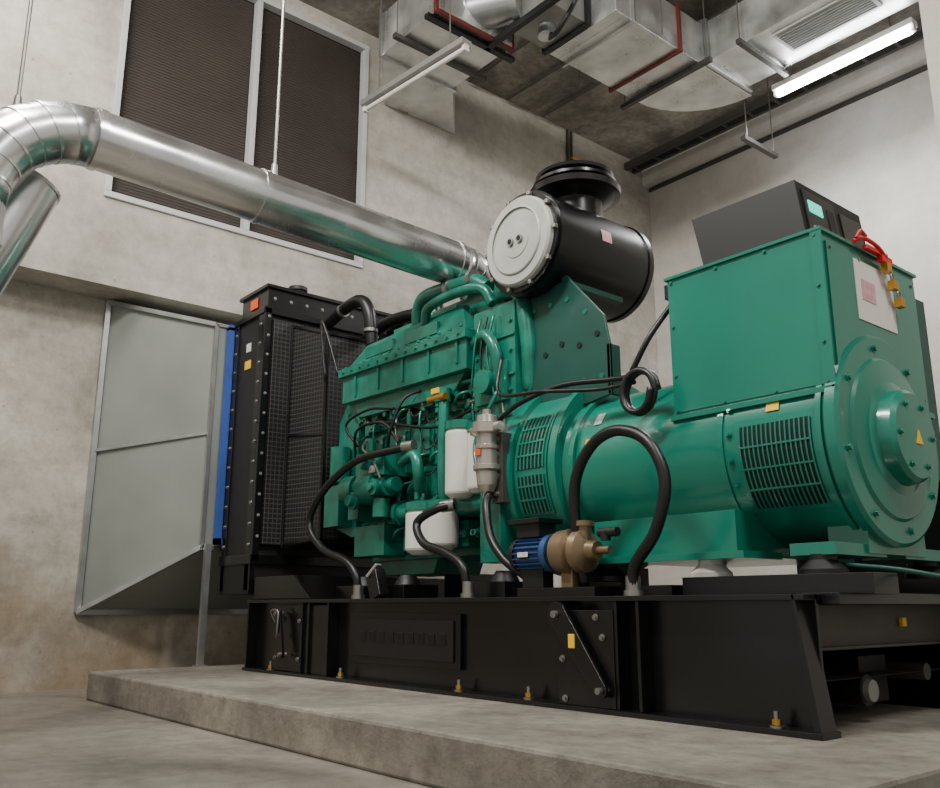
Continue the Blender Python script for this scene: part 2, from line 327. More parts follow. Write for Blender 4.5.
e.hexa([(-4.49,2.75,1.92),(-3.33,2.75,1.90),(-3.33,3.05,1.90),(-4.49,3.05,1.92)],[(-4.38,2.83,2.08),(-3.46,2.83,2.10),(-3.46,3.04,2.12),(-4.38,3.04,2.10)],GREEN2)
e.prism([(-4.44,1.72),(-3.38,1.70),(-3.48,1.60),(-4.36,1.62)],'Y',2.78,2.95,GREEN2)
for i in range(13): e.bolt((-4.46+i*.092,2.715,1.905-i*.0015),(0,-1,0),.009,GREEN2)
for i in range(13): e.lathe((-4.46+i*.092,2.735,1.93),(0,0,1),[(0,.010),(.012,.010)],GREEN2,6)
for i in range(5): e.obox((-4.35+i*.24,2.735,1.74),(-4.35+i*.24,2.735,1.87),.016,.012,GREEN2,(0,1,0))
e.box(-4.30,-4.02,2.765,2.79,1.965,2.03,GREEN2); e.box(-3.9,-3.6,2.765,2.79,1.96,2.03,GREEN2)
e.box(-4.2,-3.6,2.90,3.04,2.09,2.15,GREEN2)
e.box(-4.30,-3.30,3.0,3.36,1.95,2.14,GREEN2); e.box(-3.95,-3.35,3.0,3.3,2.14,2.22,GREEN2)
e.box(-3.62,-3.10,2.88,3.3,1.95,2.10,GREEN2)
e.lathe((-3.65,3.14,2.02),(0,0,1),[(0,.12),(.1,.13),(.1,.09),(.18,.09),(.18,.125),(.22,.125)],GREEN2)
e.lathe((-3.45,2.92,2.12),(0,1,0),[(0,.02),(0,.10),(.06,.13),(.14,.13),(.17,.09),(.3,.09),(.33,.12),(.42,.10),(.46,.02)],GREEN2)
e.tube([(-3.95,2.9,2.06),(-3.92,2.88,2.20),(-3.82,2.86,2.25),(-3.6,2.86,2.24),(-3.4,2.86,2.22),(-3.28,2.86,2.15)],.040,GREEN2)
e.tube([(-3.78,2.82,2.06),(-3.72,2.80,2.14),(-3.5,2.78,2.15),(-3.25,2.78,2.12),(-3.18,2.8,2.02)],.028,GREEN2)
for x in (-3.62,-3.42): e.lathe((x,2.86,2.235),(1,0,-.05),[(0,.050),(.03,.050)],STEEL,20)
e.tube([(-3.3,2.9,2.1),(-3.05,2.85,2.05),(-2.98,2.85,1.8),(-3.0,2.88,1.55)],.04,GREEN2)
e.tube([(-3.35,2.8,1.82),(-3.2,2.76,1.85),(-3.12,2.76,1.75),(-3.12,2.8,1.55)],.03,GREEN2)
e.box(-3.30,-3.06,2.78,2.9,1.50,1.70,GREEN2); e.cyl((-3.18,2.72,1.6),(-3.18,2.8,1.6),.06,GREEN2)
e.box(-3.33,-3.02,2.80,3.3,1.3,2.0,GREEN2)
for z in (1.4,1.55,1.75,1.9):
    for x in (-3.3,-3.05): e.bolt((x,2.80,z),(0,-1,0),.010,GREEN2)
for z in (1.42,1.62,1.82): e.box(-3.33,-3.02,2.79,2.80,z,z+.015,GREEN2)
for a in range(3): e.tube([(-3.25+a*.05,2.78,1.95),(-3.25+a*.045,2.74,1.8-a*.03),(-3.3+a*.09,2.76,1.6-a*.05)],.006,BLACKM if a%2 else GREEN2,8,5)
# gear case
e.prism([(-4.62,.98),(-4.45,.92),(-4.40,.92),(-4.40,1.75),(-4.5,1.78),(-4.62,1.62)],'Y',2.80,3.44,GREEN2)
e.lathe((-4.62,3.11,1.10),(-1,0,0),[(0,.2),(.03,.2),(.03,.12),(.05,.12)],GREEN2)
e.box(-4.60,-4.44,2.70,2.80,.98,1.22,GREEN2); e.cyl((-4.5,2.74,1.24),(-4.5,2.74,1.45),.06,GREEN2)
for i in range(7): e.bolt((-4.51,2.80,1.0+i*.11),(0,-1,0),.011,GREEN2)
for i in range(8):
    a=i*PI/4; cy=lambda R,s,x:(x,3.11+R*math.cos(a)-s*math.sin(a),1.57+R*math.sin(a)+s*math.cos(a))
    e.hexa([cy(.1,.03,-4.82),cy(.36,.07,-4.84),cy(.36,-.07,-4.80),cy(.1,-.03,-4.78)],[cy(.1,.03,-4.81),cy(.36,.07,-4.83),cy(.36,-.07,-4.79),cy(.1,-.03,-4.77)],BLACKM)
e.cyl((-4.84,3.11,1.57),(-4.4,3.11,1.57),.11,BLACKM)
# fuel pump group
e.lathe((-4.36,2.72,1.17),(1,0,0),[(0,.05),(.02,.09),(.14,.09),(.14,.07),(.2,.07),(.2,.095),(.34,.095),(.34,.06),(.42,.06),(.42,.04),(.48,.04)],GREEN2)
e.box(-4.2,-3.92,2.66,2.86,1.22,1.36,GREEN2); e.cyl((-4.08,2.66,1.30),(-4.08,2.62,1.30),.04,GREEN2); e.cyl((-4.14,2.72,1.34),(-4.14,2.72,1.45),.03,GREEN2)
e.box(-4.3,-4.2,2.68,2.80,1.0,1.1,GREEN2); e.cyl((-4.02,2.72,1.0),(-4.02,2.72,1.1),.05,GREEN2)
e.lathe((-4.20,2.66,1.10),(0,-1,0),[(0,.05),(.02,.05),(.02,.03),(.05,.03)],GREEN2,20); e.lathe((-4.0,2.66,1.16),(0,-1,0),[(0,.045),(.02,.045),(.02,.02),(.04,.02)],GREEN2,20)
e.tube([(-3.85,2.72,1.28),(-3.7,2.7,1.30),(-3.66,2.7,1.2),(-3.7,2.74,1.12)],.03,GREEN2)
e.tube([(-4.3,2.72,1.35),(-4.2,2.66,1.5),(-4.0,2.7,1.52),(-3.9,2.74,1.40)],.008,BLACKM)
e.tube([(-4.25,2.7,1.42),(-4.35,2.68,1.56),(-4.15,2.7,1.62),(-3.95,2.74,1.6)],.008,BLACKM)
e.tube([(-3.95,2.7,1.35),(-3.86,2.66,1.46),(-3.8,2.7,1.62),(-3.75,2.8,1.68)],.008,BLACKM)
e.tube([(-4.15,2.7,1.45),(-4.1,2.64,1.38),(-3.98,2.63,1.3),(-3.95,2.66,1.2)],.007,STEEL)
e.tube([(-3.52,2.76,1.60),(-3.50,2.74,1.50),(-3.50,2.74,1.1),(-3.5,2.8,1.0)],.028,GREEN2); e.lathe((-3.52,2.75,1.56),(0,0,1),[(0,.045),(.07,.045)],GREEN2)
e.box(-3.56,-3.50,2.70,2.72,1.60,1.63,YEL); e.cyl((-3.6,2.72,1.58),(-3.46,2.72,1.58),.018,BRASS)
e.cyl((-3.95,2.80,1.02),(-3.2,2.80,1.02),.055,GREEN2)
for x in (-3.95,-3.6,-3.2): e.lathe((x,2.80,1.02),(1,0,0),[(0,.07),(.03,.07)],GREEN2)
e.box(-4.35,-4.05,2.76,2.9,.80,.97,GREEN2); e.box(-3.95,-3.4,2.82,2.9,.82,.95,GREEN2)
for i in range(14): e.bolt((EX0+.15+i*.1,2.84,.98),(0,-1,0),.009,GREEN2)
for i in range(120):
    x=random.uniform(-4.4,-3.08); z=random.choice([.88,1.06,1.12,1.26,1.40,1.54,1.60,1.66]); kd=i%5; y=2.845
    if kd==0: e.lathe((x,y,z),(0,-1,0),[(0,.024),(.02,.024),(.02,.015),(.06,.015)],GREEN2,12)
    elif kd==1: e.box(x-.03,x+.03,y-.045,y,z-.02,z+.02,GREEN2); e.bolt((x,y-.045,z),(0,-1,0),.008,STEEL)
    elif kd==2: e.tube([(x,y,z),(x,y-.05,z+.01),(x+.05,y-.06,z+.05),(x+.09,y-.01,z+.07)],.009,GREEN2,8,4)
    elif kd==3: e.cyl((x,y-.03,z-.035),(x,y-.03,z+.035),.018,GREEN2,16); e.lathe((x,y-.03,z+.035),(0,0,1),[(0,.012),(.02,.012)],STEEL,6)
    else: e.tube([(x,y,z),(x-.04,y-.05,z-.06),(x-.1,y-.04,z-.02),(x-.13,y,z+.03)],.005,BLACKM,6,4)
e.tube([(-4.4,2.83,1.66),(-4.0,2.80,1.67),(-3.6,2.80,1.66),(-3.3,2.80,1.65)],.012,GREEN2)
e.tube([(-4.2,2.8,1.58),(-3.9,2.78,1.50),(-3.6,2.79,1.45),(-3.35,2.8,1.50)],.008,BLACKM)
e.box(-4.06,-4.00,2.655,2.66,1.24,1.28,LABEL)
AY,AZ=3.11,1.09
e.lathe((-3.12,AY,1.12),(1,0,0),[(0,.33),(.03,.40),(.12,.40),(.12,.455),(.17,.455)],GREEN2,48)
for i in range(20):
    t=i*2*PI/20; e.bolt((-3.0,AY+.43*math.cos(t),1.12+.43*math.sin(t)),(-1,0,0),.010,GREEN2)
e.prism([(-3.12,.72),(-2.98,.72),(-2.98,1.0),(-3.12,1.0)],'Y',2.66,3.56,GREEN2)
e.box(-3.14,-2.98,2.70,2.80,.95,1.28,GREEN2); e.box(-3.0,-2.93,2.63,2.70,.98,1.30,TRAYG)
for z in (1.02,1.1,1.2,1.27): e.bolt((-2.965,2.63,z),(0,-1,0),.011,STEEL)
e.finish('engine',G,.005)
f=B()
for x,y,z0,z1,rr in ((-3.34,2.72,1.04,1.38,.075),(-3.24,2.76,1.06,1.36,.06),(-3.62,2.70,.78,1.0,.085),(-3.50,2.74,.80,1.0,.08)):
    f.lathe((x,y,z0),(0,0,1),[(0,rr*.6),(.02,rr*.95),(.03,rr),(z1-z0-.02,rr),(z1-z0,rr*.9)],WHITE,28); f.lathe((x,y,z1),(0,0,1),[(0,rr*1.05),(.04,rr*1.05),(.05,rr*.6)],GREEN2)
f.lathe((-3.0,2.60,1.0),(0,0,1),[(0,.02),(.03,.022),(.03,.032),(.06,.045),(.12,.052),(.13,.064),(.15,.064),(.155,.050),(.22,.048),(.225,.056),(.24,.056),(.245,.048),(.29,.050),(.30,.068),(.345,.068),(.35,.05),(.38,.045),(.39,.02),(.41,.02)],FILT,28)
f.cyl((-3.075,2.60,1.32),(-2.925,2.60,1.32),.022,FILT,12); f.lathe((-3.10,2.60,1.32),(1,0,0),[(0,.024),(.03,.024)],FILT,6); f.lathe((-2.93,2.60,1.32),(1,0,0),[(0,.024),(.03,.024)],FILT,6)
f.box(-3.03,-2.97,2.62,2.78,1.30,1.345,CAST)
f.box(-3.02,-2.985,2.544,2.55,1.19,1.22,ORANGE)
f.finish('filter_canisters',G,.002)

# --- alternator
AY2=3.085; AZ=1.10; RB=.358
a=B()
a.lathe((-2.95,AY,1.12),(1,0,0),[(0,.455),(.04,.455),(.04,.425),(.27,.425),(.27,.44),(.31,.44),(.31,.38)],GREEN,64)
a.lathe((-2.66,AY2,AZ),(1,0,0),[(0,.375),(.06,RB),(1.22,RB)],GREEN,64)
a.lathe((-1.47,AY2,AZ),(1,0,0),[(0,RB),(.0,.372),(.02,.372),(.02,.360),(.035,.360),(.035,.376),(.07,.376),(.08,.362),(.08,.29),(.09,.28),(.10,.20),(.11,.17),(.15,.162),(.165,.148),(.17,.0)],GREEN,64)
for i in range(8):
    t=i*PI/4+.2; a.bolt((-1.39,AY2+.325*math.cos(t),AZ+.325*math.sin(t)),(1,0,0),.011,GREEN)
for i in range(6):
    t=i*PI/3; a.bolt((-1.302,AY2+.12*math.cos(t),AZ+.12*math.sin(t)),(1,0,0),.008,GREEN)
a.prism([(AY2-.02,AZ-.03),(AY2+.03,AZ-.03),(AY2+.005,AZ+.02)],'X',-1.301,-1.297,YEL)
def wrap(bld,x0,x1,a0,a1,R,mat,n=12,th=.006,cz=AZ,cy=AY2):
    vs=[]
    for i in range(n+1):
        t=math.radians(a0+(a1-a0)*i/n)
        for x in (x0,x1):
            for rr in (R,R+th): vs.append((x,cy-rr*math.cos(t),cz+rr*math.sin(t)))
    fs=[]
    for i in range(n):
        o=i*4; q=o+4
        fs+=[(o+1,o+3,q+3,q+1),(o,q,q+2,o+2),(o,o+1,q+1,q),(o+2,q+2,q+3,o+3)]
    fs+=[(0,2,3,1),(n*4,n*4+1,n*4+3,n*4+2)]
    bld.add(vs,fs,mat)
wrap(a,-1.785,-1.475,-43,12,RB+.001,GREEN,th=.004)
wrap(a,-1.765,-1.490,-40,8,RB+.006,DARK,th=.002)
for i in range(16): wrap(a,-1.765+i*.0180,-1.759+i*.0180,-40,8,RB+.008,GREEN,th=.004)
for t in (-28,-16,-4): wrap(a,-1.765,-1.490,t-.5,t+.5,RB+.008,GREEN,th=.005)
for s0 in ((-26,-4),(0,34)):
    wrap(a,-2.90,-2.70,s0[0]-2,s0[1]+2,.426,GREEN,th=.006,cz=1.12,cy=AY); wrap(a,-2.885,-2.715,s0[0],s0[1],.433,DARK,th=.002,cz=1.12,cy=AY)
    for i in range(8): wrap(a,-2.885+i*.0235,-2.877+i*.0235,s0[0],s0[1],.435,GREEN,th=.005,cz=1.12,cy=AY)
    for t in (s0[0]+8,s0[0]+16,s0[0]+25):
        if t<s0[1]: wrap(a,-2.885,-2.715,t-.6,t+.6,.435,GREEN,th=.006,cz=1.12,cy=AY)
wrap(a,-1.86,-1.835,-45,70,RB+.001,GREEN,24,.006); wrap(a,-2.60,-2.57,-60,90,RB+.001,GREEN,24,.02)
for t in (20,5,-10,-25):
    q=math.radians(t); a.bolt((-1.81,AY2-(RB+.006)*math.cos(q),AZ+(RB+.006)*math.sin(q)),(0,-math.cos(q),math.sin(q)),.008,GREEN)
wrap(a,-1.66,-1.61,15,20,RB+.002,YEL,4,.003); wrap(a,-2.52,-2.48,14,19,RB+.002,YEL,4,.003)
wrap(a,-2.50,-2.46,30,40,RB+.002,LABEL,4,.003)
a.box(-2.45,-1.79,2.70,2.95,.70,.86,GREEN); a.box(-2.50,-1.74,2.66,2.9,.69,.715,GREEN)
a.box(-2.45,-1.79,3.27,3.52,.70,.86,GREEN)
a.prism([(2.95,.70),(3.27,.70),(3.27,.9),(2.95,.9)],'X',-2.45,-1.79,GREEN)
for x in (-2.42,-1.93,-1.50):
    for y in (2.74,3.48):
        if x>-1.6: a.box(x-.09,x+.07,y-.04 if y<3 else y-.3,y+.3 if y<3 else y+.04,.69,.73,GREEN)
        a.lathe((x,y,.625),(0,0,1),[(0,.075),(.02,.075),(.05,.045),(.068,.045)],WHITE if x>-2 and x<-1.6 else BLACKM,24)
a.box(-1.56,-1.42,2.9,3.32,.70,.80,GREEN)
a.box(-2.06,-1.41,2.75,3.47,1.24,1.80,GREEN)
a.box(-2.00,-1.47,2.83,3.40,1.15,1.24,GREEN)
a.box(-2.07,-1.40,2.74,3.48,1.80,1.812,GREEN); a.box(-2.07,-1.40,2.735,2.75,1.225,1.245,GREEN); a.box(-1.41,-1.395,2.735,3.48,1.225,1.245,GREEN)
a.box(-1.44,-1.40,2.742,2.75,1.24,1.80,GREEN); a.box(-1.41,-1.402,2.78,3.44,1.27,1.77,GREEN)
a.box(-2.05,-1.44,2.746,2.75,1.255,1.785,GREEN)
for x in (-2.04,-1.83,-1.62,-1.425):
    for z in (1.262,1.785): a.bolt((x,2.746,z),(0,-1,0),.006,GREEN)
for z in (1.4,1.6):
    a.bolt((-1.425,2.742,z),(0,-1,0),.006,GREEN); a.bolt((-2.04,2.746,z),(0,-1,0),.006,GREEN)
for y in (2.8,3.0,3.2,3.42):
    for z in (1.29,1.75): a.bolt((-1.402,y,z),(1,0,0),.006,STEEL)
a.box(-1.402,-1.398,2.96,3.25,1.52,1.75,WHITE); a.box(-1.398,-1.396,3.0,3.10,1.60,1.68,PINK)
a.box(-2.10,-2.06,2.78,3.0,1.74,1.80,DARK)
a.box(-1.62,-1.44,3.48,3.62,1.0,1.74,DKGREEN)
a.finish('alternator',G,.004)
q=B()
for y,z in ((3.16,1.76),(3.20,1.70),(3.24,1.64)):
    q.box(-1.385,-1.36,y-.018,y+.018,z-.025,z+.010,BRASS); q.tube([(-1.372,y-.012,z+.01),(-1.372,y-.012,z+.03),(-1.372,y,z+.04),(-1.372,y+.012,z+.03),(-1.372,y+.012,z+.01)],.004,STEEL,8,4)
q.tube([(-1.40,2.98,1.82),(-1.38,3.02,1.835),(-1.37,3.1,1.82),(-1.37,3.16,1.79)],.008,RED,8)
q.box(-1.39,-1.37,3.02,3.18,1.795,1.81,RED); q.box(-1.385,-1.365,3.12,3.20,1.77,1.795,RED); q.tube([(-1.38,2.96,1.82),(-1.37,2.98,1.85),(-1.38,3.04,1.85)],.006,RED,8)
q.finish('lockout_padlocks',G)
c=B()
c.prism([(-1.94,1.815),(-1.50,1.815),(-1.53,2.07),(-1.99,2.07)],'Y',2.84,3.33,BLACKM)
c.prism([(-2.05,1.815),(-1.9,1.815),(-1.9,1.83),(-2.05,1.83)],'Y',2.80,3.3,DARK)
def onf(y0,y1,z0,z1,th,m):
    xf=lambda z:-1.50-.03*(z-1.815)/.255
    c.hexa([(xf(z0),y0,z0),(xf(z0),y1,z0),(xf(z1),y1,z1),(xf(z1),y0,z1)],[(xf(z0)+th,y0,z0),(xf(z0)+th,y1,z0),(xf(z1)+th,y1,z1),(xf(z1)+th,y0,z1)],m)
onf(2.87,3.10,1.85,2.04,.006,BLACK); onf(2.895,2.99,1.95,2.0,.010,SCREEN); onf(3.03,3.08,1.88,2.0,.010,BLACKM)
for i in range(4): onf(2.90+i*.03,2.915+i*.03,1.88,1.895,.012,CAST)
onf(3.14,3.30,1.87,2.02,.005,BLACK)
c.finish('control_panel',G,.005)
# --- air filter
a=B(); fx,fz=-2.91,2.25
a.lathe((fx,2.715,fz),(0,1,0),[(0,.0),(0,.215),(.010,.225),(.035,.228)],CREAM,56)
a.lathe((fx,2.711,fz),(0,1,0),[(0,.0),(0,.085),(.008,.09)],CREAM,40)
a.lathe((fx,2.705,fz),(0,1,0),[(0,.165),(.003,.17),(.012,.172)],CREAM,56,cap=False)
a.lathe((fx,2.745,fz),(0,1,0),[(0,.226),(0,.25),(.02,.25),(.02,.262),(.05,.262),(.05,.255),(.66,.255),(.66,.262),(.69,.262),(.72,.24),(.72,0)],BLACK,64)
for i in range(10):
    t=i*2*PI/10; a.box(fx+.24*math.cos(t)-.010,fx+.24*math.cos(t)+.010,2.725,2.75,fz+.24*math.sin(t)-.010,fz+.24*math.sin(t)+.010,STEEL)
for s in (-1,1):
    a.cyl((fx+s*.032,2.713,fz),(fx+s*.032,2.70,fz),.020,CAST); a.cyl((fx+s*.032,2.70,fz),(fx+s*.032,2.697,fz),.012,DARK)
a.lathe((fx,3.14,2.46),(0,0,1),[(0,.14),(.10,.14),(.13,.20),(.14,.235),(.17,.24),(.17,.19),(.18,.19),(.195,.22),(.21,.22),(.21,.17),(.22,.17),(.24,.20),(.255,.205),(.265,.19),(.265,0)],BLACK,56)
def lab(y0,y1,a0,a1,m):
    vs=[];n=6
    for i in range(n+1):
        t=math.radians(a0+(a1-a0)*i/n)
        for y in (y0,y1): vs.append((fx+.2575*math.cos(t),y,fz+.2575*math.sin(t)))
    a.add(vs,[(2*i,2*i+1,2*i+3,2*i+2) for i in range(n)],m)
lab(3.05,3.12,2,16,PINK)
a.finish('air_filter',G,.002)
b=B()
b.prism([(-3.18,2.06),(-2.72,2.05),(-2.50,1.80),(-2.47,1.66),(-2.47,1.43),(-2.70,1.40),(-3.0,1.44),(-3.12,1.72)],'Y',2.86,2.875,DKGREEN)
b.prism([(-3.16,2.06),(-2.75,2.05),(-2.75,2.02),(-3.16,2.03)],'Y',2.86,3.3,DKGREEN)
b.box(-3.12,-3.07,2.88,3.3,1.44,2.02,DKGREEN); b.box(-2.49,-2.47,2.86,2.93,1.43,1.66,DKGREEN)
for i in range(5):
    b.cyl((-3.05+i*.11,2.862,1.93-(.09 if i>3 else 0)),(-3.05+i*.11,2.855,1.93-(.09 if i>3 else 0)),.012,GREEN2); b.cyl((-2.98+i*.11,2.862,1.72-.03*(i%2)),(-2.98+i*.11,2.855,1.72-.03*(i%2)),.014,DARK); b.cyl((-2.96+i*.11,2.862,1.52),(-2.96+i*.11,2.855,1.52),.012,GREEN2)
b.finish('filter_bracket',G,.003)
# --- hoses
h=B()
h.tube([(-3.72,2.70,1.35),(-3.83,2.66,1.34),(-4.08,2.58,1.30),(-4.32,2.53,1.16),(-4.45,2.52,.99),(-4.30,2.52,.84),(-4.05,2.52,.76),(-3.96,2.53,.68),(-3.95,2.54,.57)],.021,RUBBER)
h.tube([(-3.28,2.64,1.0),(-3.35,2.58,.98),(-3.46,2.55,.92),(-3.38,2.53,.82),(-3.22,2.53,.77),(-3.09,2.53,.70),(-3.06,2.54,.57)],.021,RUBBER)
h.tube([(-2.99,2.60,1.02),(-2.96,2.56,.95),(-2.91,2.54,.82),(-2.82,2.54,.72),(-2.72,2.55,.66),(-2.66,2.56,.62)],.019,RUBBER)
h.tube([(-2.38,2.56,.60),(-2.38,2.52,.80),(-2.36,2.50,1.0),(-2.27,2.50,1.13),(-2.14,2.50,1.17),(-2.00,2.50,1.11),(-1.93,2.50,.96),(-1.98,2.50,.79),(-2.09,2.51,.67),(-2.11,2.52,.57)],.022,RUBBER,14)
for x,y in ((-3.95,2.54),(-3.06,2.54),(-2.11,2.52)): h.lathe((x,y,ZT),(0,0,1),[(0,.035),(.02,.035),(.02,.027),(.07,.027)],STEEL,16)
h.lathe((-2.38,2.56,.78),(0,0,1),[(0,.028),(.06,.028)],STEEL,16)
h.lathe((-3.28,2.64,1.0),(-1,-.5,-.1),[(0,.03),(.07,.03)],STEEL,16); h.lathe((-3.70,2.70,1.35),(-1,-.3,0),[(0,.03),(.07,.03)],STEEL,16)
h.tube([(-2.08,2.80,1.72),(-2.14,2.72,1.58),(-2.22,2.70,1.45)],.012,RUBBER)
h.tube([(-2.16+.075*math.cos(t),2.69-.003*i,1.35+.085*math.sin(t)) for i,t in enumerate([k2*PI/4 for k2 in range(0,17)])],.014,RUBBER,8,4)
h.tube([(-2.2,2.68,1.42),(-2.35,2.70,1.44),(-2.6,2.68,1.46),(-2.85,2.66,1.42),(-3.05,2.68,1.35)],.012,RUBBER)
h.tube([(-2.2,2.69,1.40),(-2.4,2.70,1.41),(-2.7,2.66,1.45),(-3.0,2.68,1.50),(-3.05,2.74,1.7)],.009,RUBBER)
h.tube([(-3.1,2.76,1.55),(-3.2,2.70,1.3),(-3.12,2.66,1.1),(-3.08,2.66,.95)],.010,GREEN2)
h.tube([(-5.05,2.95,2.42),(-4.80,2.93,2.46),(-4.58,2.90,2.44),(-4.48,2.90,2.34),(-4.46,2.92,2.10)],.04,RUBBER,16)
h.tube([(-5.05,3.2,2.30),(-4.75,3.15,2.34),(-4.5,3.12,2.34),(-4.2,3.10,2.28),(-4.15,3.1,2.1)],.04,RUBBER,16)
h.tube([(-5.05,3.45,2.45),(-4.7,3.4,2.50),(-4.3,3.3,2.45),(-4.2,3.3,2.1)],.03,RUBBER,16)
for q0,d0 in (((-4.86,2.935,2.45),(1,0,.1)),((-4.46,2.905,2.22),(0,0,-1)),((-4.85,3.17,2.33),(1,0,.1))): h.lathe(q0,d0,[(0,.045),(.02,.045)],STEEL,20)
h.tube([(-4.68,2.72,1.9),(-4.72,2.70,2.28),(-4.65,2.70,2.2),(-4.55,2.74,1.9)],.010,RUBBER)
h.tube([(-1.45,2.78,.66),(-1.3,2.86,.64),(-1.15,2.98,.60),(-1.05,3.15,.56)],.008,DKGREEN)
h.finish('hoses_and_cables',G)
# --- transfer pump
pm=B()
pm.lathe((-2.74,2.54,.735),(1,0,0),[(0,.02),(0,.055),(.02,.068),(.04,.068)],BLACKM,28)
pm.lathe((-2.70,2.54,.735),(1,0,0),[(0,.06),(.16,.06),(.16,.075),(.19,.075)],BLUE,28)
for i in range(20):
    t=i*2*PI/20; c0=Vector((-2.70,2.54+.058*math.cos(t),.735+.058*math.sin(t))); c1=c0+Vector((.155,0,0))
    pm.obox(c0,c1,.004,.03,BLUE,(0,math.cos(t),math.sin(t)))
pm.box(-2.66,-2.60,2.464,2.468,.72,.74,LABEL)
pm.box(-2.69,-2.56,2.49,2.59,.80,.86,BLACKM); pm.box(-2.72,-2.54,2.47,2.61,.855,.875,BLACK)
pm.lathe((-2.50,2.54,.735),(1,0,0),[(0,.05),(.02,.085),(.09,.09),(.10,.07),(.12,.085),(.15,.08),(.17,.04),(.21,.035),(.21,.015),(.27,.015)],BRONZE,32)
pm.lathe((-2.36,2.54,.73),(0,0,1),[(0,.03),(.1,.03),(.1,.04),(.12,.04)],BRONZE,20)
pm.cyl((-2.25,2.54,.77),(-2.25,2.54,.80),.02,BLACKM); pm.cyl((-2.28,2.54,.80),(-2.19,2.54,.80),.018,BLACKM)
pm.box(-2.70,-2.28,2.50,2.58,ZT+.0,.60,BLACK); pm.box(-2.68,-2.56,2.51,2.57,.60,.68,BLACKM); pm.box(-2.46,-2.40,2.51,2.57,.60,.67,BRONZE)
pm.finish('transfer_pump',G,.002)
jb=B(); jb.obox((-3.78,2.56,.57),(-3.83,2.56,.70),.06,.09,BLACK); jb.obox((-3.825,2.555,.70),(-3.835,2.55,.71),.055,.085,CAST); jb.finish('sensor_box',G,.003)

# ------------------------------------------------------------ radiator discharge duct
D=empty('radiator_air_duct'); d=B()
a0=[(-6.318,1.86,.49),(-6.318,4.4,.49),(-6.318,4.4,2.64),(-6.318,1.86,2.66)]
b0=[(-5.58,2.38,.90),(-5.58,3.82,.90),(-5.58,3.82,2.42),(-5.58,2.38,2.42)]
d.hexa(a0,b0,PANEL); d.finish('duct_panels',D)
d=B(); A=[Vector(t) for t in a0]; Bb=[Vector(t) for t in b0]; off=Vector((0,-.008,0))
for i,j in ((0,3),(3,2),(0,1)): d.obox(A[i]+off+Vector((.02,0,0)),A[j]+off+Vector((.02,0,0)),.035,.035,GALV); d.obox(Bb[i]+off,Bb[j]+off,.024,.024,GALV)
for i in (0,3): d.obox(A[i]+off+Vector((.02,0,0)),Bb[i]+off,.03,.03,GALV)
m1=(A[0]+A[3])/2; m2=(Bb[0]+Bb[3])/2; d.obox(m1+off+Vector((.02,0,0)),m2+off,.012,.02,GALV)
d.finish('duct_frame',D)
d=B(); d.box(-5.555,-5.525,2.38,2.42,.16,.92,GALV); d.box(-5.556,-5.515,2.36,2.44,.16,.168,GALV)
d.finish('support_strut',D)

# ------------------------------------------------------------ exhaust pipe
E=empty('exhaust_pipe'); x=B(); R=.127; PX=-3.65
x.lathe((PX,3.14,2.245),(0,0,1),[(0,.10),(.03,.10),(.03,.115),(.06,.115),(.06,R)],ALU,32)
def elbow(c,u,v,rad,a0,a1,n,R=R):
    P=[Vector(c)+Vector(u)*rad*math.cos(t)+Vector(v)*rad*math.sin(t) for t in [a0+(a1-a0)*i/n for i in range(n+1)]]
    x.tube(P,R,ALU,40,1,smooth=False)
    for q,(s,t) in enumerate(zip(P,P[1:])):
        dd=(t-s).normalized(); x.lathe(s-dd*.004,dd,[(0,R),(0,R+.004),(.009,R+.004),(.009,R)],ALU,40,cap=False)
    return P
ZJ=2.41; YJ=2.94; TL=.032
elbow((PX,YJ,ZJ-.20),(0,1,0),(0,0,1),.20,0,PI/2,5)
def pz(y): return ZJ+TL*(YJ-y)
L=2.0; RE=.42
x.lathe((PX,YJ,ZJ),(0,-1,TL),[(0,R),(.02,R),(.02,R+.006),(.04,R+.006),(.04,R),(1.21,R),(1.21,R+.006),(1.24,R+.006),(1.24,R),(L-.03,R),(L-.03,R+.006),(L,R+.006),(L,R)],ALU,48)
ye=YJ-L; ze=pz(ye)
elbow((PX,ye,ze-RE),(0,-1,0),(0,0,1),RE,PI/2,0,7)
x.cyl((PX,ye-RE,ze-RE),(PX,ye-RE,1.9),R,ALU,40)
elbow((PX-.30,ye-RE,1.9),(1,0,0),(0,0,-1),.30,0,PI/2,5)
x.cyl((PX-.30,ye-RE,1.6),(-6.3,ye-RE,1.6),R,ALU,40)
x.cyl((PX-.32,.78,2.34),(PX-.36,.51,1.60),R+.012,ALU,40)
x.lathe((PX-.32,.78,2.34),(-.04,-.27,-.74),[(-.003,R+.017),(.012,R+.017)],ALU,40)
x.finish('cladding',E)
x=B()
for y,zz in ((1.79,pz(1.79)),(.64,pz(.9)-.12)):
    x.cyl((PX,y,zz+R),(PX,y,CT),.008,STEEL,10); x.lathe((PX,y,zz+R+.0),(0,0,1),[(0,.02),(.07,.014)],STEEL,10)
x.finish('hanger_rods',E)

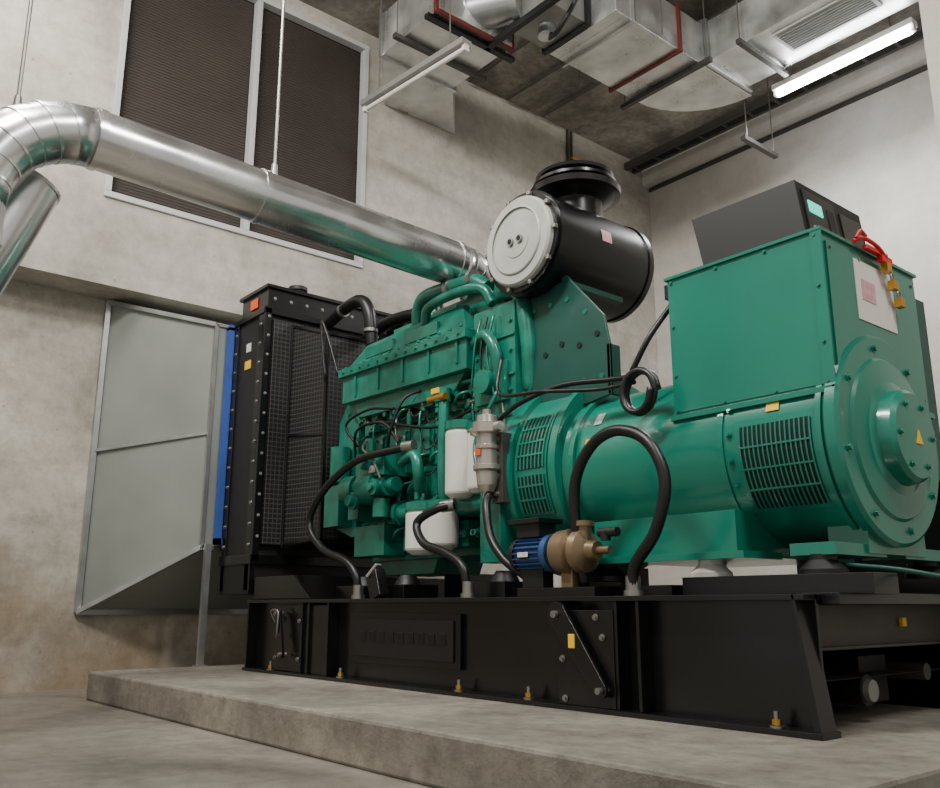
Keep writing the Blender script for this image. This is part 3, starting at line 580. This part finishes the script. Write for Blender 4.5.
# ------------------------------------------------------------ ceiling ventilation ducts
V=empty('ventilation_duct'); v=B()
z0,z1=4.95,5.35
v.box(-5.40,-4.62,3.55,4.30,z0,z1,FOIL)
v.hexa([(-5.99,3.98,z0),(-5.99,4.80,z0),(-5.99,4.80,z1),(-5.99,3.98,z1)],[(-5.40,3.55,z0),(-5.40,4.30,z0),(-5.40,4.30,z1),(-5.40,3.55,z1)],FOIL)
v.box(-4.50,-3.78,4.70,5.70,z0,z1,FOIL)
pl=[(-3.78,5.70)]
arc=[(-3.78+ -0.72*math.cos(t),5.70+.72*math.sin(t)) for t in [i*PI/2/8 for i in range(9)]]
v.prism(pl+arc,'Z',z0,z1,FOIL)
v.box(-3.78,-1.82,5.72,6.30,z0+.02,z1,FOIL)
v.box(-4.50-.03,-3.78+.03,5.36,5.385,z0-.03,z1+.03,REDB); v.box(-4.50-.03,-3.78+.03,4.78,4.80,z0-.03,z1+.03,GALV)
v.box(-5.41,-5.38,3.52,4.33,z0-.03,z1+.03,GALV); v.box(-4.66,-4.63,3.52,4.33,z0-.03,z1+.03,REDB)
v.box(-3.75,-3.72,5.69,6.34,z0-.02,z1+.02,GALV)
v.box(-4.53,-3.75,5.68,5.70,z0-.02,z1+.02,GALV)
v.box(-3.2,-2.45,5.80,6.12,z0-.0,z0+.02,WHITEF)
for i in range(9): v.box(-3.17,-2.48,5.83+i*.03,5.845+i*.03,z0-.01,z0,GROOVE)
v.finish('rectangular_duct',V,.004)
v=B()
v.lathe((-4.75,3.92,5.16),(1,.55,0),[(0,.19),(.06,.19),(.06,.17),(.4,.17),(.4,.19),(.46,.19)],GALV,32)
v.box(-4.5,-4.05,4.15,4.55,4.97,5.35,CAST); v.box(-4.53,-4.02,4.54,4.58,4.94,5.38,BLACKM); v.box(-4.5,-3.78,4.60,4.70,4.95,5.35,FOIL)
v.box(-4.75,-3.85,4.10,4.15,4.90,4.95,BLACKM); v.box(-4.75,-4.70,3.5,4.4,4.90,4.94,BLACKM)
v.cyl((-4.28,4.35,4.97),(-4.28,4.35,4.88),.07,GALV)
v.tube([(-4.3,4.4,4.9),(-4.1,4.3,4.82),(-3.9,4.3,5.0),(-3.8,4.3,5.3)],.02,BLACKM)
v.finish('duct_fan',V,.004)
v=B()
def rod(xx,yy,za): v.cyl((xx,yy,za),(xx,yy,CT),.006,STEEL,8)
for yy in (5.62,): v.box(-4.62,-3.66,yy,yy+.04,z0-.05,z0-.01,TRAYG)
for yy in (5.05,5.64): rod(-4.58,yy,z0-.05); rod(-3.70,yy,z0-.05)
for xx in (-5.1,): v.box(xx,xx+.04,3.45,4.40,z0-.05,z0-.01,TRAYG); rod(xx+.02,3.48,z0-.05); rod(xx+.02,4.37,z0-.05)
v.box(-3.4,-3.36,5.6,6.32,z0-.05,z0-.01,TRAYG); rod(-3.38,5.63,z0-.05)
v.finish('duct_hangers',V)
T=empty('cable_tray'); t=B()
t.box(-5.98,-1.85,7.30,7.34,5.42,5.50,TRAYG); t.box(-5.98,-1.85,7.44,7.48,5.42,5.50,TRAYG)
for i in range(14): t.box(-5.9+i*.3,-5.87+i*.3,7.34,7.44,5.42,5.44,TRAYG)
t.box(-5.98,-1.85,YR-.03,YR,5.28,5.32,TRAYG)
for xx in (-5.0,-3.8,-2.6): t.cyl((xx,7.32,5.45),(xx,7.32,CT),.006,STEEL,8)
t.finish('tray_rails',T)
S=empty('strut_channel'); t=B(); t.box(-3.95,-3.90,6.46,7.0,4.60,4.64,TRAYG)
for yy in (6.52,6.95): t.cyl((-3.92,yy,4.62),(-3.92,yy,CT),.006,STEEL,8)
t.finish('channel_bar',S)
C=empty('cable_conduit'); t=B()
for yy in (6.36,6.42): t.tube([(-5.98,yy,CT-.02),(-5.98,yy,4.9),(-5.98,yy,4.0),(-5.98,yy,2.7)],.014,TRAYG,8,6)
t.tube([(-5.96,6.4,5.25),(-5.90,6.6,5.24),(-5.95,6.8,5.32)],.010,YEL,8)
t.finish('conduit_drops',C)
P2=empty('ceiling_pipe'); t=B()
for i in range(3): t.cyl((-5.95,4.95+i*.5,5.57),(-2.0,5.0+i*.5,5.57),.014,TRAYG,8)
t.finish('pipe_run',P2)

# ------------------------------------------------------------ fluorescent luminaires
def lum(name,p0,p1,lit):
    o=empty(name); b=B(); p0=Vector(p0);p1=Vector(p1)
    b.obox(p0,p1,.10,.05,WHITE if lit else CAST); u=Vector((0,0,-.045)); d=(p1-p0).normalized()
    b.obox(p0+u*.9,p0+d*.03+u*.9,.05,.06,WHITE); b.obox(p1-d*.03+u*.9,p1+u*.9,.05,.06,WHITE)
    b.finish('housing',o,.003)
    b=B(); b.cyl(p0+d*.03+u,p1-d*.03+u,.019 if not lit else .036,TUBE if lit else WHITE,20); b.finish('tube',o)
    b=B()
    for f in (.15,.85):
        q=p0.lerp(p1,f); b.cyl(q+Vector((0,0,.02)),(q.x,q.y,CT),.006,STEEL,8)
    b.finish('drop_rods',o)
lum('fluorescent_light',(-3.56,6.42,4.90),(-2.36,6.42,4.90),True)
lum('fluorescent_light.001',(-5.49,3.46,4.5),(-4.32,3.57,4.5),False)
K=empty('battery_cabinet'); b=B(); b.box(-2.3,-1.25,3.95,4.35,.16,1.02,BLACKM); b.box(-2.32,-1.23,3.93,4.37,1.02,1.05,BLACK); b.box(-1.79,-1.77,3.94,3.95,.2,1.0,DARK); b.cyl((-1.70,3.95,.6),(-1.70,3.92,.6),.012,STEEL); b.finish('cabinet_body',K,.005)

# ------------------------------------------------------------ lights
def area(n,loc,target,size,power,col=(1,.965,.915)):
    l=bpy.data.lights.new(n,'AREA'); l.shape='RECTANGLE'; l.size=size[0]; l.size_y=size[1]; l.energy=power; l.color=col
    o=bpy.data.objects.new(n,l); bpy.context.collection.objects.link(o); o.location=loc
    o.rotation_euler=(Vector(target)-Vector(loc)).to_track_quat('-Z','Y').to_euler(); return o
area('ceiling_lamp_a',(-2.2,-.3,5.2),(-3.6,2.6,1.0),(1.3,.5),270)
area('ceiling_lamp_b',(-4.6,.2,5.2),(-5.2,2.0,1.0),(1.3,.5),100)
area('ceiling_lamp_c',(.8,2.2,5.2),(-1.8,3.0,1.0),(.5,1.3),150)
area('ceiling_lamp_d',(-3.0,6.42,4.80),(-3.0,6.0,0),(1.2,.15),110,(.97,.98,1))
w=bpy.data.worlds.new('world'); bpy.context.scene.world=w; w.use_nodes=True
w.node_tree.nodes['Background'].inputs[0].default_value=(1,.955,.89,1); w.node_tree.nodes['Background'].inputs[1].default_value=.6
